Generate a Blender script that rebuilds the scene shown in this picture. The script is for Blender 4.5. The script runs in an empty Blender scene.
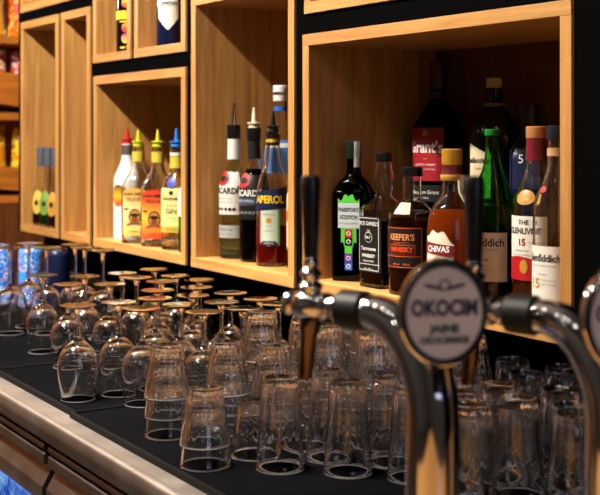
import bpy, bmesh, math, random
from mathutils import Vector, Matrix
random.seed(7)
SC = bpy.context.scene
COL = SC.collection
PI = math.pi
R = math.radians

# ------------------------------------------------------------------ camera, world, lights, exposure
cd = bpy.data.cameras.new('camera'); cam = bpy.data.objects.new('camera', cd); COL.objects.link(cam)
cam.location = (0, 0, 0)
cam.rotation_euler = (PI/2, 0, math.acos(.534))
cd.sensor_width = 36; cd.lens = 70.2; cd.shift_y = -.19; cd.clip_start = .05
cd.dof.use_dof = True; cd.dof.focus_distance = 1.97; cd.dof.aperture_fstop = 6.9; cd.dof.aperture_blades = 0
SC.camera = cam

w = bpy.data.worlds.new('world'); SC.world = w; w.use_nodes = True
w.node_tree.nodes['Background'].inputs[0].default_value = (1, .9, .8, 1)
w.node_tree.nodes['Background'].inputs[1].default_value = .015

WARM = (1, .90, .76)
def lamp(x, y, z, power, rad=.03, col=WARM):
    d = bpy.data.lights.new('bulb_or_fill', 'POINT'); d.energy = power; d.shadow_soft_size = rad; d.color = col  # shared by the bar's bulbs and the added fill lamps
    o = bpy.data.objects.new('bulb_or_fill', d); o.location = (x, y, z); COL.objects.link(o)
for k in range(7):                                                   # the lit track over the bar
    lamp(-2.36+.08*k, -.15 + .02*(k % 2), 1.46, 62)
for k in range(12):                                                  # dimmer bulbs along the bar
    lamp(-3.9+.36*k, -.9, 2.02, 16 if k < 6 else 3)
for lx, ly in ((-2.6, -2.8), (-.6, -2.6), (1.2, -1.8), (1.6, .3), (.7, .9)):
    lamp(lx, ly, 2.0, 6)  # weak fill lamps added round the room for highlights
lamp(.4, .1, 1.1, 5)                                                  # unseen lamp added to brighten the tap badge
lamp(-3.5, .6, .45, 13)                                            # unseen lamp added in front of the snack rack to brighten it
for k in range(7):                                                   # unseen spots added above the glasses to give them highlights
    d = bpy.data.lights.new('glass_highlight_spot', 'SPOT'); d.energy = 320; d.spot_size = R(28); d.spot_blend = .4; d.shadow_soft_size = .035; d.color = (1, .92, .82)
    o = bpy.data.objects.new('glass_highlight_spot', d); o.location = (-3.0+.25*k, .62, 1.5); o.rotation_euler = (R(7), 0, 0); COL.objects.link(o)
def area(x, y, z, rx, rz, sx, sy, power, col):
    d = bpy.data.lights.new('window_daylight', 'AREA'); d.energy = power; d.shape = 'RECTANGLE'; d.size = sx; d.size_y = sy; d.color = col
    o = bpy.data.objects.new('window_daylight', d); o.location = (x, y, z); o.rotation_euler = (rx, 0, rz); COL.objects.link(o)
area(2.9, .1, .6, PI/2, PI/2, 1.4, 1.6, 4, (.80, .84, 1))           # daylight entering at the window on the right

vs = SC.view_settings
SC.display_settings.display_device = 'sRGB'
vs.view_transform = 'Standard'; vs.look = 'None'; vs.exposure = -0.15; vs.gamma = 1; vs.use_curve_mapping = False
cy = SC.cycles
cy.max_bounces = 32; cy.transmission_bounces = 32; cy.glossy_bounces = 8; cy.diffuse_bounces = 2; cy.transparent_max_bounces = 40
cy.sample_clamp_indirect = 25.0; cy.blur_glossy = .1

# ------------------------------------------------------------------ materials
def s2l(c):
    return tuple(((v/255)/12.92 if v/255 <= .04045 else ((v/255+.055)/1.055)**2.4) for v in c) + (1,)
MATS = {}
def pbsdf(name, rgb, rough=.5, metal=0, bump=None, spec=.5, **kw):
    if name in MATS: return MATS[name]
    m = bpy.data.materials.new(name); m.use_nodes = True; nt = m.node_tree
    b = nt.nodes['Principled BSDF']
    b.inputs['Base Color'].default_value = s2l(rgb); b.inputs['Roughness'].default_value = rough; b.inputs['Metallic'].default_value = metal
    b.inputs['Specular IOR Level'].default_value = spec
    # every material varies a little, procedurally
    tc = nt.nodes.new('ShaderNodeTexCoord'); n = nt.nodes.new('ShaderNodeTexNoise'); n.inputs['Scale'].default_value = kw.get('scale', 30)
    mx = nt.nodes.new('ShaderNodeMix'); mx.data_type = 'RGBA'; mx.blend_type = 'MULTIPLY'; mx.inputs[0].default_value = kw.get('vary', .12)
    mx.inputs[6].default_value = s2l(rgb); nt.links.new(tc.outputs['Object'], n.inputs['Vector']); nt.links.new(n.outputs['Color'], mx.inputs[7])
    nt.links.new(mx.outputs[2], b.inputs['Base Color'])
    if kw.get('emit'):
        b.inputs['Emission Color'].default_value = s2l(kw['emit']); b.inputs['Emission Strength'].default_value = kw['es']
    if bump:
        bp = nt.nodes.new('ShaderNodeBump'); bp.inputs['Strength'].default_value = bump; bp.inputs['Distance'].default_value = .002
        nt.links.new(n.outputs['Fac'], bp.inputs['Height']); nt.links.new(bp.outputs['Normal'], b.inputs['Normal'])
    MATS[name] = m
    return m
def oak(name, axis, light=(208, 153, 87), dark=(168, 114, 58), stretch=14):
    if name in MATS: return MATS[name]
    m = bpy.data.materials.new(name); m.use_nodes = True; nt = m.node_tree; b = nt.nodes['Principled BSDF']
    tc = nt.nodes.new('ShaderNodeTexCoord'); mp = nt.nodes.new('ShaderNodeMapping')
    sc = [stretch*5]*3; sc[axis] = stretch*.28
    mp.inputs['Scale'].default_value = sc
    oi = nt.nodes.new('ShaderNodeObjectInfo'); ad = nt.nodes.new('ShaderNodeVectorMath'); ad.operation = 'ADD'
    ml = nt.nodes.new('ShaderNodeVectorMath'); ml.operation = 'SCALE'; ml.inputs['Scale'].default_value = 7.3
    cb = nt.nodes.new('ShaderNodeCombineXYZ')
    for k in range(3): nt.links.new(oi.outputs['Random'], cb.inputs[k])
    nt.links.new(cb.outputs[0], ml.inputs[0])
    nt.links.new(tc.outputs['Object'], ad.inputs[0]); nt.links.new(ml.outputs[0], ad.inputs[1]); nt.links.new(ad.outputs[0], mp.inputs['Vector'])
    n1 = nt.nodes.new('ShaderNodeTexNoise'); n1.inputs['Scale'].default_value = 1; n1.inputs['Detail'].default_value = 6; n1.inputs['Roughness'].default_value = .65; n1.inputs['Distortion'].default_value = .6
    nt.links.new(mp.outputs[0], n1.inputs['Vector'])
    n2 = nt.nodes.new('ShaderNodeTexNoise'); n2.inputs['Scale'].default_value = 2.2; nt.links.new(ad.outputs[0], n2.inputs['Vector'])
    cr = nt.nodes.new('ShaderNodeValToRGB'); cr.color_ramp.elements[0].position = .30; cr.color_ramp.elements[1].position = .62
    cr.color_ramp.elements[0].color = s2l(dark); cr.color_ramp.elements[1].color = s2l(light)
    nt.links.new(n1.outputs['Fac'], cr.inputs['Fac'])
    mx = nt.nodes.new('ShaderNodeMix'); mx.data_type = 'RGBA'; mx.blend_type = 'MULTIPLY'; mx.inputs[0].default_value = .25
    nt.links.new(cr.outputs[0], mx.inputs[6]); nt.links.new(n2.outputs['Color'], mx.inputs[7])
    nt.links.new(mx.outputs[2], b.inputs['Base Color']); b.inputs['Roughness'].default_value = .48; b.inputs['Specular IOR Level'].default_value = .35
    bp = nt.nodes.new('ShaderNodeBump'); bp.inputs['Strength'].default_value = .25; bp.inputs['Distance'].default_value = .001
    nt.links.new(n1.outputs['Fac'], bp.inputs['Height']); nt.links.new(bp.outputs['Normal'], b.inputs['Normal'])
    MATS[name] = m
    return m
def glass(name, rgb=(255, 255, 255), rough=0.0, ior=1.48):
    if name in MATS: return MATS[name]
    m = bpy.data.materials.new(name); m.use_nodes = True; nt = m.node_tree; b = nt.nodes['Principled BSDF']
    b.inputs['Base Color'].default_value = s2l(rgb); b.inputs['Transmission Weight'].default_value = 1
    b.inputs['Roughness'].default_value = rough; b.inputs['IOR'].default_value = ior
    MATS[name] = m
    return m
def thinglass(name, rgb):                                            # thin-walled bottle glass: tinted pass-through plus a Fresnel coat
    if name in MATS: return MATS[name]
    m = bpy.data.materials.new(name); m.use_nodes = True; nt = m.node_tree; nt.nodes.clear()
    o = nt.nodes.new('ShaderNodeOutputMaterial'); t = nt.nodes.new('ShaderNodeBsdfTransparent'); g = nt.nodes.new('ShaderNodeBsdfGlossy')
    lw = nt.nodes.new('ShaderNodeLayerWeight'); lw.inputs['Blend'].default_value = .22; mx = nt.nodes.new('ShaderNodeMixShader')
    cr = nt.nodes.new('ShaderNodeValToRGB'); cr.color_ramp.elements[0].color = s2l(rgb)
    cr.color_ramp.elements[1].color = tuple(v*.62 for v in s2l(rgb)[:3]) + (1,); cr.color_ramp.elements[0].position = .45
    nt.links.new(lw.outputs['Facing'], cr.inputs['Fac']); nt.links.new(cr.outputs[0], t.inputs[0])
    g.inputs['Roughness'].default_value = .03
    nt.links.new(lw.outputs['Fresnel'], mx.inputs[0]); nt.links.new(t.outputs[0], mx.inputs[1]); nt.links.new(g.outputs[0], mx.inputs[2]); nt.links.new(mx.outputs[0], o.inputs[0])
    MATS[name] = m
    return m
def liquid(name, rgb, body=.35, deep=None):                          # refracting liquid; its diffuse share stands in for light glowing through
    if name in MATS: return MATS[name]
    m = bpy.data.materials.new(name); m.use_nodes = True; nt = m.node_tree; nt.nodes.clear()
    o = nt.nodes.new('ShaderNodeOutputMaterial'); g = nt.nodes.new('ShaderNodeBsdfRefraction'); g.inputs['IOR'].default_value = 1.33
    g.inputs['Color'].default_value = s2l(rgb); g.inputs['Roughness'].default_value = .02
    d = nt.nodes.new('ShaderNodeBsdfDiffuse'); d.inputs['Color'].default_value = s2l(deep or rgb)
    tr = nt.nodes.new('ShaderNodeBsdfTranslucent'); tr.inputs['Color'].default_value = s2l(deep or rgb)
    m1 = nt.nodes.new('ShaderNodeMixShader'); m1.inputs[0].default_value = .5
    m2 = nt.nodes.new('ShaderNodeMixShader'); m2.inputs[0].default_value = body
    nt.links.new(d.outputs[0], m1.inputs[1]); nt.links.new(tr.outputs[0], m1.inputs[2]); nt.links.new(g.outputs[0], m2.inputs[1]); nt.links.new(m1.outputs[0], m2.inputs[2])
    nt.links.new(m2.outputs[0], o.inputs[0])
    MATS[name] = m
    return m
def gradient(name, stops, z0, z1):                                   # printed label colours running up the label
    if name in MATS: return MATS[name]
    m = bpy.data.materials.new(name); m.use_nodes = True; nt = m.node_tree; b = nt.nodes['Principled BSDF']
    tc = nt.nodes.new('ShaderNodeTexCoord'); sx = nt.nodes.new('ShaderNodeSeparateXYZ'); mr = nt.nodes.new('ShaderNodeMapRange')
    mr.inputs['From Min'].default_value = z0; mr.inputs['From Max'].default_value = z1
    cr = nt.nodes.new('ShaderNodeValToRGB'); e = cr.color_ramp.elements
    e[0].position = stops[0][0]; e[0].color = s2l(stops[0][1]); e[1].position = stops[-1][0]; e[1].color = s2l(stops[-1][1])
    for p, c in stops[1:-1]:
        x = e.new(p); x.color = s2l(c)
    nt.links.new(tc.outputs['Object'], sx.inputs[0]); nt.links.new(sx.outputs['Z'], mr.inputs['Value']); nt.links.new(mr.outputs[0], cr.inputs['Fac']); nt.links.new(cr.outputs[0], b.inputs['Base Color'])
    b.inputs['Roughness'].default_value = .45
    MATS[name] = m
    return m
def blotch(name, cols, scale, rough=.35, metal=0):                   # printed foil or can artwork as patches of colour
    if name in MATS: return MATS[name]
    m = bpy.data.materials.new(name); m.use_nodes = True; nt = m.node_tree; b = nt.nodes['Principled BSDF']
    tc = nt.nodes.new('ShaderNodeTexCoord'); v = nt.nodes.new('ShaderNodeTexNoise'); v.inputs['Scale'].default_value = scale; v.inputs['Detail'].default_value = 1.5; v.inputs['Distortion'].default_value = 1.2
    cr = nt.nodes.new('ShaderNodeValToRGB'); cr.color_ramp.interpolation = 'CONSTANT'; e = cr.color_ramp.elements
    n = len(cols)
    e[0].position = 0; e[0].color = s2l(cols[0]); e[1].position = .68; e[1].color = s2l(cols[-1])
    for k in range(1, n-1):
        x = e.new(.34 + .34*(k-1)/max(1, n-2)); x.color = s2l(cols[k])
    nt.links.new(tc.outputs['Object'], v.inputs['Vector']); nt.links.new(v.outputs['Fac'], cr.inputs['Fac']); nt.links.new(cr.outputs[0], b.inputs['Base Color'])
    b.inputs['Roughness'].default_value = rough; b.inputs['Metallic'].default_value = metal
    MATS[name] = m
    return m
def brushed(name, rgb, rough=.3, axis=0):
    if name in MATS: return MATS[name]
    m = bpy.data.materials.new(name); m.use_nodes = True; nt = m.node_tree; b = nt.nodes['Principled BSDF']
    b.inputs['Metallic'].default_value = 1; b.inputs['Base Color'].default_value = s2l(rgb)
    tc = nt.nodes.new('ShaderNodeTexCoord'); mp = nt.nodes.new('ShaderNodeMapping'); sc = [400]*3; sc[axis] = 6; mp.inputs['Scale'].default_value = sc
    n = nt.nodes.new('ShaderNodeTexNoise'); n.inputs['Scale'].default_value = 1; n.inputs['Detail'].default_value = 3
    n2 = nt.nodes.new('ShaderNodeTexNoise'); n2.inputs['Scale'].default_value = 9; n2.inputs['Detail'].default_value = 4
    mr = nt.nodes.new('ShaderNodeMapRange'); mr.inputs['To Min'].default_value = rough*.6; mr.inputs['To Max'].default_value = rough*1.5
    nt.links.new(tc.outputs['Object'], mp.inputs['Vector']); nt.links.new(mp.outputs[0], n.inputs['Vector']); nt.links.new(tc.outputs['Object'], n2.inputs['Vector'])
    nt.links.new(n2.outputs['Fac'], mr.inputs['Value']); nt.links.new(mr.outputs[0], b.inputs['Roughness'])
    bp = nt.nodes.new('ShaderNodeBump'); bp.inputs['Strength'].default_value = .12; bp.inputs['Distance'].default_value = .001
    nt.links.new(n.outputs['Fac'], bp.inputs['Height']); nt.links.new(bp.outputs['Normal'], b.inputs['Normal'])
    MATS[name] = m
    return m
def rubber_mat():                                                    # fine square grid of rubber nibs
    m = bpy.data.materials.new('rubber_grid'); m.use_nodes = True; nt = m.node_tree; b = nt.nodes['Principled BSDF']
    tc = nt.nodes.new('ShaderNodeTexCoord'); mp = nt.nodes.new('ShaderNodeMapping'); mp.inputs['Scale'].default_value = (1/.0052,)*3
    v = nt.nodes.new('ShaderNodeTexVoronoi'); v.inputs['Scale'].default_value = 1; v.inputs['Randomness'].default_value = 0; v.voronoi_dimensions = '2D'
    cr = nt.nodes.new('ShaderNodeValToRGB'); cr.color_ramp.elements[0].position = .16; cr.color_ramp.elements[1].position = .30
    cr.color_ramp.elements[0].color = s2l((26, 26, 28)); cr.color_ramp.elements[1].color = (.0004, .0004, .0005, 1)
    nt.links.new(tc.outputs['Object'], mp.inputs['Vector']); nt.links.new(mp.outputs[0], v.inputs['Vector']); nt.links.new(v.outputs['Distance'], cr.inputs['Fac']); nt.links.new(cr.outputs[0], b.inputs['Base Color'])
    bp = nt.nodes.new('ShaderNodeBump'); bp.inputs['Strength'].default_value = .6; bp.inputs['Distance'].default_value = .002; bp.invert = True
    nt.links.new(v.outputs['Distance'], bp.inputs['Height']); nt.links.new(bp.outputs['Normal'], b.inputs['Normal'])
    b.inputs['Roughness'].default_value = .55; b.inputs['Specular IOR Level'].default_value = 0
    return m
OAKX = oak('oak_grain_horizontal', 0); OAKY = oak('oak_grain_deep', 1); OAKZ = oak('oak_grain_vertical', 2)
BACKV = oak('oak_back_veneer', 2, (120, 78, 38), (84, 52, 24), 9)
BLACK = pbsdf('black_paint', (9, 9, 10), .8, spec=0)
BLACKP = pbsdf('black_plastic', (14, 14, 15), .32)
CHROME = pbsdf('chrome', (225, 222, 225), .06, 1, vary=.05)
STEEL = brushed('brushed_steel', (150, 140, 132), .42)
STEELD = brushed('dull_steel', (120, 108, 98), .42)
GLASS = glass('drinking_glass')
def ripple(m, scale, strength):                                      # pressed glass is never quite even
    nt = m.node_tree; b = nt.nodes['Principled BSDF']; tc = nt.nodes.new('ShaderNodeTexCoord'); n = nt.nodes.new('ShaderNodeTexNoise'); n.inputs['Scale'].default_value = scale; n.inputs['Detail'].default_value = 2
    bp = nt.nodes.new('ShaderNodeBump'); bp.inputs['Strength'].default_value = strength; bp.inputs['Distance'].default_value = .002
    nt.links.new(tc.outputs['Object'], n.inputs['Vector']); nt.links.new(n.outputs['Fac'], bp.inputs['Height']); nt.links.new(bp.outputs['Normal'], b.inputs['Normal'])
ripple(GLASS, 60, .14)
GLASS.node_tree.nodes['Principled BSDF'].inputs['Coat Weight'].default_value = .7; GLASS.node_tree.nodes['Principled BSDF'].inputs['Coat Roughness'].default_value = .05
RIMG = glass('rim_highlight_glass', (255, 255, 255), .3); RIMG.node_tree.nodes['Principled BSDF'].inputs['Transmission Weight'].default_value = .62  # part white diffuse, standing in for light piped to the rim
GREENG = glass('green_bottle_glass', (110, 214, 110), 0, 1.45); DKGREEN = thinglass('dark_green_glass', (10, 32, 14))
BROWNG = thinglass('brown_bottle_glass', (60, 26, 14)); BLACKG = pbsdf('black_bottle_glass', (8, 9, 13), .07)
CLEARG = glass('clear_bottle_glass', (250, 251, 249), 0, 1.45); BLUEG = pbsdf('dark_blue_glass', (14, 20, 52), .1)
PAPER = pbsdf('white_label_paper', (232, 228, 220), .5); CREAM = pbsdf('cream_label_paper', (222, 208, 172), .5)
INK = pbsdf('black_ink', (16, 15, 16), .5); REDI = pbsdf('red_ink', (190, 28, 30), .45); WHITEI = pbsdf('white_ink', (235, 235, 232), .5)
GOLDI = pbsdf('gold_ink', (190, 140, 55), .4); GREYI = pbsdf('grey_ink', (120, 118, 118), .5); ORANGEI = pbsdf('orange_ink', (226, 92, 30), .45)
YELLOWI = pbsdf('yellow_print', (236, 200, 30), .4); GREENI = pbsdf('leaf_green_print', (86, 200, 60), .45); BLUEI = pbsdf('blue_print', (38, 96, 190), .4)
BLACKL = pbsdf('black_label_paper', (17, 16, 17), .45); NAVYL = pbsdf('navy_label_paper', (22, 30, 70), .4)
PURPLEI = pbsdf('purple_print', (110, 50, 160), .45)

# ------------------------------------------------------------------ mesh helpers
def link(name, verts, faces, mat, parent=None, smooth=False, angle=None):
    me = bpy.data.meshes.new(name); me.from_pydata(verts, [], faces); me.update()
    if smooth:
        for p in me.polygons: p.use_smooth = True
        if angle:
            try: me.set_sharp_from_angle(angle=angle)
            except Exception: pass
    me.materials.append(mat)
    o = bpy.data.objects.new(name, me); COL.objects.link(o)
    if parent: o.parent = parent
    return o
class MB:
    def __init__(s): s.v = []; s.f = []
    def add(s, v, f):
        n = len(s.v); s.v += [tuple(p) for p in v]; s.f += [tuple(i+n for i in q) for q in f]; return s
    def box(s, a, b, M=None):
        (x0, y0, z0), (x1, y1, z1) = a, b
        v = [(x0,y0,z0),(x1,y0,z0),(x1,y1,z0),(x0,y1,z0),(x0,y0,z1),(x1,y0,z1),(x1,y1,z1),(x0,y1,z1)]
        if M: v = [tuple(M @ Vector(p)) for p in v]
        return s.add(v, [(0,3,2,1),(4,5,6,7),(0,1,5,4),(1,2,6,5),(2,3,7,6),(3,0,4,7)])
    def lathe(s, prof, n=48, rmod=None, M=None, close=True):         # closed profile of (r, z)
        v = []; f = []
        for k, (r, z) in enumerate(prof):
            for i in range(n):
                a = 2*PI*i/n; q = rmod(a, k, r, z) if rmod else r
                v.append((q*math.sin(a), -q*math.cos(a), z))
        m = len(prof)
        for k in range(m if close else m-1):
            k2 = (k+1) % m
            for i in range(n):
                j = (i+1) % n
                f.append((k*n+i, k*n+j, k2*n+j, k2*n+i))
        if M: v = [tuple(M @ Vector(p)) for p in v]
        return s.add(v, f)
    def tube(s, pts, rad, n=20, caps=True):
        pts = [Vector(p) for p in pts]; rad = rad if isinstance(rad, (list, tuple)) else [rad]*len(pts)
        v = []; f = []; up = None
        for k, p in enumerate(pts):
            t = (pts[min(k+1, len(pts)-1)] - pts[max(k-1, 0)]).normalized()
            if up is None: up = Vector((0, 0, 1)) if abs(t.z) < .9 else Vector((1, 0, 0))
            u = (up - t*up.dot(t)).normalized(); up = u; q = t.cross(u)
            for i in range(n):
                a = 2*PI*i/n; v.append(tuple(p + (u*math.cos(a) + q*math.sin(a))*rad[k]))
        for k in range(len(pts)-1):
            for i in range(n):
                j = (i+1) % n; f.append((k*n+i, k*n+j, (k+1)*n+j, (k+1)*n+i))
        if caps: f.append(tuple(range(n-1, -1, -1))); f.append(tuple((len(pts)-1)*n+i for i in range(n)))
        return s.add(v, f)
    def build(s, name, mat, parent=None, smooth=False, angle=R(35), bevel=0):
        o = link(name, s.v, s.f, mat, parent, smooth, angle)
        bm = bmesh.new(); bm.from_mesh(o.data); bmesh.ops.recalc_face_normals(bm, faces=bm.faces)
        if bevel: bmesh.ops.bevel(bm, geom=list(bm.edges), offset=bevel, segments=2, affect='EDGES', profile=.5, clamp_overlap=True)
        bm.to_mesh(o.data); bm.free()
        if smooth: o.data.set_sharp_from_angle(angle=angle)
        return o
def smooth_path(pts, n=6, clamp=False):                                           # Catmull-Rom through tuples of any length
    out = []
    P = [pts[0]] + list(pts) + [pts[-1]]
    for i in range(1, len(P)-2):
        a, b, c, d = P[i-1], P[i], P[i+1], P[i+2]
        for k in range(n):
            t = k/n
            q = [.5*((2*b[j]) + (-a[j]+c[j])*t + (2*a[j]-5*b[j]+4*c[j]-d[j])*t*t + (-a[j]+3*b[j]-3*c[j]+d[j])*t**3) for j in range(len(b))]
            if clamp: q = [min(max(b[j], c[j]), max(min(b[j], c[j]), q[j])) for j in range(len(b))]
            out.append(tuple(q))
    out.append(tuple(pts[-1])); return out
def tag(o, label, cat, group=None, kind=None):
    o['label'] = label; o['category'] = cat
    if group: o['group'] = group
    if kind: o['kind'] = kind
    return o
def thing(name, label, cat, loc=(0, 0, 0), rz=0, group=None):
    o = bpy.data.objects.new(name, None); COL.objects.link(o); o.location = loc; o.rotation_euler = (0, 0, rz); o.empty_display_size = .02
    return tag(o, label, cat, group)
def struct(o): o['kind'] = 'structure'; return o
def copy_tree(root, loc, rz, label):
    r = root.copy(); COL.objects.link(r); r.location = loc; r.rotation_euler = (0, 0, rz); r['label'] = label
    for ch in root.children:
        c = ch.copy(); COL.objects.link(c); c.parent = r
        for g in ch.children:
            d = g.copy(); COL.objects.link(d); d.parent = c
    return r
_tcache = {}
def text2d(s, size, bold=0.0, sx=1.0):
    key = (s, round(size, 5), bold, sx)
    if key in _tcache: return _tcache[key]
    cu = bpy.data.curves.new('t', 'FONT'); cu.body = s; cu.size = size; cu.align_x = 'CENTER'; cu.align_y = 'CENTER'; cu.resolution_u = 3; cu.offset = bold
    o = bpy.data.objects.new('t', cu); COL.objects.link(o)
    dg = bpy.context.evaluated_depsgraph_get(); me = bpy.data.meshes.new_from_object(o.evaluated_get(dg))
    v = [(p.co.x*sx, p.co.y) for p in me.vertices]; f = [tuple(p.vertices) for p in me.polygons]
    bpy.data.objects.remove(o); bpy.data.curves.remove(cu); bpy.data.meshes.remove(me)
    _tcache[key] = (v, f); return v, f

# ------------------------------------------------------------------ the setting
ZC = -.488                                                          # counter top
YW = 1.53                                                           # rear wall
FLOOR = -1.40
f = MB().box((-5, -4.2, FLOOR-.1), (3.2, 1.9, FLOOR)).build('floor', pbsdf('dark_floor_tile', (52, 44, 38), .45, scale=4)); struct(f)
f = MB().box((-5, -4.2, 2.3), (3.2, 1.9, 2.4)).build('ceiling', pbsdf('dark_ceiling', (40, 34, 30), .8)); struct(f)
f = MB().box((-5, -4.3, FLOOR), (3.2, -4.2, 2.3)).build('wall_front', pbsdf('brown_plaster', (70, 66, 64), .8, scale=3)); struct(f)
wr = MB().box((3.1, -4.2, FLOOR), (3.2, -.7, 2.3)).box((3.1, .9, FLOOR), (3.2, 1.9, 2.3)).box((3.1, -.7, FLOOR), (3.2, .9, -.3)).box((3.1, -.7, 1.5), (3.2, .9, 2.3)).build('wall_right', MATS['brown_plaster']); struct(wr)
wl = MB().box((-4.72, -4.2, FLOOR), (-4.62, 1.9, 2.3)).build('wall_left', oak('end_wall_panelling', 2, (150, 88, 36), (92, 50, 18), 9)); struct(wl)
wn = MB().box((3.12, -.7, -.3), (3.14, .9, 1.5)).build('window_1', pbsdf('window_pane', (150, 160, 185), .1, emit=(170, 180, 210), es=1.3)); struct(wn)

# cabinets: name -> x0, x1, z0, z1
ZB = -.300
CAB = [
    ('tall narrow oak box shelf at the far left holding round-labelled bottles', (-3.517, -3.197, ZB, .342)),
    ('empty tall narrow oak box shelf second from the far left', (-3.173, -2.960, ZB, .342)),
    ('oak box shelf cut off by the picture top at the far left', (-3.521, -2.962, .372, .78)),
    ('small oak box shelf with the slim black bottle, up above the tequila bottles', (-2.938, -2.694, .187, .70)),
    ('small oak box shelf with a white-labelled dark bottle at top, beside the tall shelf', (-2.672, -2.390, .187, .70)),
    ('oak box shelf with coloured-spout tequila and gin bottles', (-2.934, -2.390, ZB, .152)),
    ('tall oak box shelf with the rum and aperitif bottles', (-2.361, -1.923, ZB, .308)),
    ('large oak box shelf with the whisky bottles on the right', (-1.892, -1.187, ZB, .189)),
    ('oak box shelf whose lower edge shows at the top right above the whisky shelf', (-1.886, -1.187, .228, .72)),
]
Y0, Y1, TH = 1.20, 1.52, .022
for lab, (x0, x1, z0, z1) in CAB:
    t = thing('box_shelf', lab, 'shelf', (x0, Y0, z0), 0, 'oak box shelves on the black wall')
    W, H, D = x1-x0, z1-z0, Y1-Y0
    MB().box((0, 0, 0), (W, D, TH)).build('bottom_panel', OAKX, t, bevel=.0008)
    MB().box((0, 0, H-TH), (W, D, H)).build('top_panel', OAKX, t, bevel=.0008)
    MB().box((0, 0.0006, TH), (TH, D, H-TH)).build('side_panel', OAKZ, t, bevel=.0006)
    MB().box((W-TH, 0.0006, TH), (W, D, H-TH)).build('side_panel', OAKZ, t, bevel=.0006)
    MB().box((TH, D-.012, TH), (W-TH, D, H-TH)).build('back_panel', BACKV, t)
# black wall panels filling the gaps between the boxes
xs = sorted({-3.55, 0.0} | {v for _, c in CAB for v in (c[0]-.0008, c[1]+.0008)}); zs = sorted({ZB, 1.9} | {v for _, c in CAB for v in (c[2]-.0008, c[3]+.0008)})
mb = MB()
for i in range(len(xs)-1):
    for k in range(len(zs)-1):
        if zs[k] < ZB - 1e-6: continue
        mx, mz = (xs[i]+xs[i+1])/2, (zs[k]+zs[k+1])/2
        if any(c[0]-.001 < mx < c[1]+.001 and c[2]-.001 < mz < c[3]+.001 for _, c in CAB): continue
        mb.box((xs[i], 1.206, zs[k]), (xs[i+1], Y1, zs[k+1]))
mb.box((-3.55, YW, FLOOR), (3.1, 1.6, 2.3)).box((-4.22, YW, FLOOR), (-3.55, 1.6, -.29)).box((-3.55, Y1, ZB), (0.0, YW, 1.9))
struct(mb.build('wall_back', BLACK))
o = MB().box((-4.62, 1.86, FLOOR), (-3.55, 1.9, 2.3)).build('wall_side', MATS['brown_plaster']); struct(o)

# steel counter with a rolled front lip
t = thing('bar_counter', 'stainless steel back bar counter with rolled front edge under the glasses', 'counter', (0, 0, 0))
XL, XR = -4.0, -.98
lip = [(.700, -.527), (.696, -.522), (.696, ZC-.004), (.6985, ZC), (.703, ZC+.002), (.709, ZC+.0005), (.714, ZC), (1.525, ZC), (1.525, ZC-.004), (.702, ZC-.006), (.702, -.527)]
v = [(x, y, z) for x in (XL, XR) for y, z in lip]; n = len(lip)
fc = [(i, (i+1) % n, n+(i+1) % n, n+i) for i in range(n)] + [tuple(range(n-1, -1, -1)), tuple(range(n, 2*n))]
MB().add(v, fc).build('steel_top', STEEL, t, True, R(50))
MB().box((XL, .80, FLOOR), (XR, 1.52, ZC-.006)).build('carcass', BLACK, t)
MB().box((XR+.001, .865, ZC-.006), (-.1, 1.52, ZC)).build('counter_end', STEELD, t)
# wooden return of the bar that carries the beer taps
t = thing('bar_counter', 'oak topped bar return carrying the beer taps at the right', 'counter', (0, 0, 0))
MB().box((-.975, -.1, ZC-.035), (-.1, .86, ZC)).build('worktop', OAKY, t, bevel=.004)
MB().box((-.93, -.05, FLOOR), (-.15, .84, ZC-.035)).build('carcass', BLACK, t)

# refrigerated units under the counter
def fridge(x0, x1, lab, lit):
    t = thing('undercounter_fridge', lab, 'fridge', (x0, .70, FLOOR), 0, 'fridges under the counter')
    W = x1-x0; zt = -.5325-FLOOR
    MB().box((0, .03, 0), (W, .095, zt)).build('body', BLACK, t)
    MB().tube([(0.004, .009, zt-.0085), (W-.004, .009, zt-.0085)], .0062, 14).build('rail', STEELD, t, True)
    MB().box((.004, .003, zt-.038), (W-.004, .028, zt-.0195)).build('top_strip', STEEL, t, bevel=.002)
    zd = zt-.0415
    d = [(.028, zd), (.020, zd), (0, zd-.034), (0, zd-.60), (.028, zd-.60)]
    v = [(x, y, z) for x in (.004, W-.004) for y, z in d]; n = len(d)
    dr = MB().add(v, [(i, (i+1) % n, n+(i+1) % n, n+i) for i in range(n)] + [tuple(range(n-1, -1, -1)), tuple(range(n, 2*n))]).build('door', STEEL, t, bevel=.0015)
    if lit:
        m = bpy.data.materials.new('blue_lit_pane'); m.use_nodes = True; nt = m.node_tree; b = nt.nodes['Principled BSDF']
        tc = nt.nodes.new('ShaderNodeTexCoord'); nz = nt.nodes.new('ShaderNodeTexNoise'); nz.inputs['Scale'].default_value = 26; nz.inputs['Detail'].default_value = 3; nz.inputs['Distortion'].default_value = 1
        cr = nt.nodes.new('ShaderNodeValToRGB'); cr.color_ramp.elements[0].color = s2l((12, 60, 160)); cr.color_ramp.elements[1].color = s2l((150, 215, 255)); cr.color_ramp.elements[0].position = .4; cr.color_ramp.elements[1].position = .72
        nt.links.new(tc.outputs['Object'], nz.inputs['Vector']); nt.links.new(nz.outputs['Fac'], cr.inputs['Fac']); nt.links.new(cr.outputs[0], b.inputs['Emission Color']); b.inputs['Emission Strength'].default_value = .9
        b.inputs['Base Color'].default_value = s2l((10, 40, 110)); b.inputs['Roughness'].default_value = .1
        g = MB().box((.03, -.002, zd-.56), (W-.034, .0, zd-.062)).build('door_pane', m, dr); g['label'] = 'blue lit glass pane'
fridge(-2.62, -1.937, 'steel undercounter fridge with a blue lit glass door at lower left', True)
fridge(-1.925, -1.30, 'plain steel undercounter fridge right of the blue lit one', False)

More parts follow.
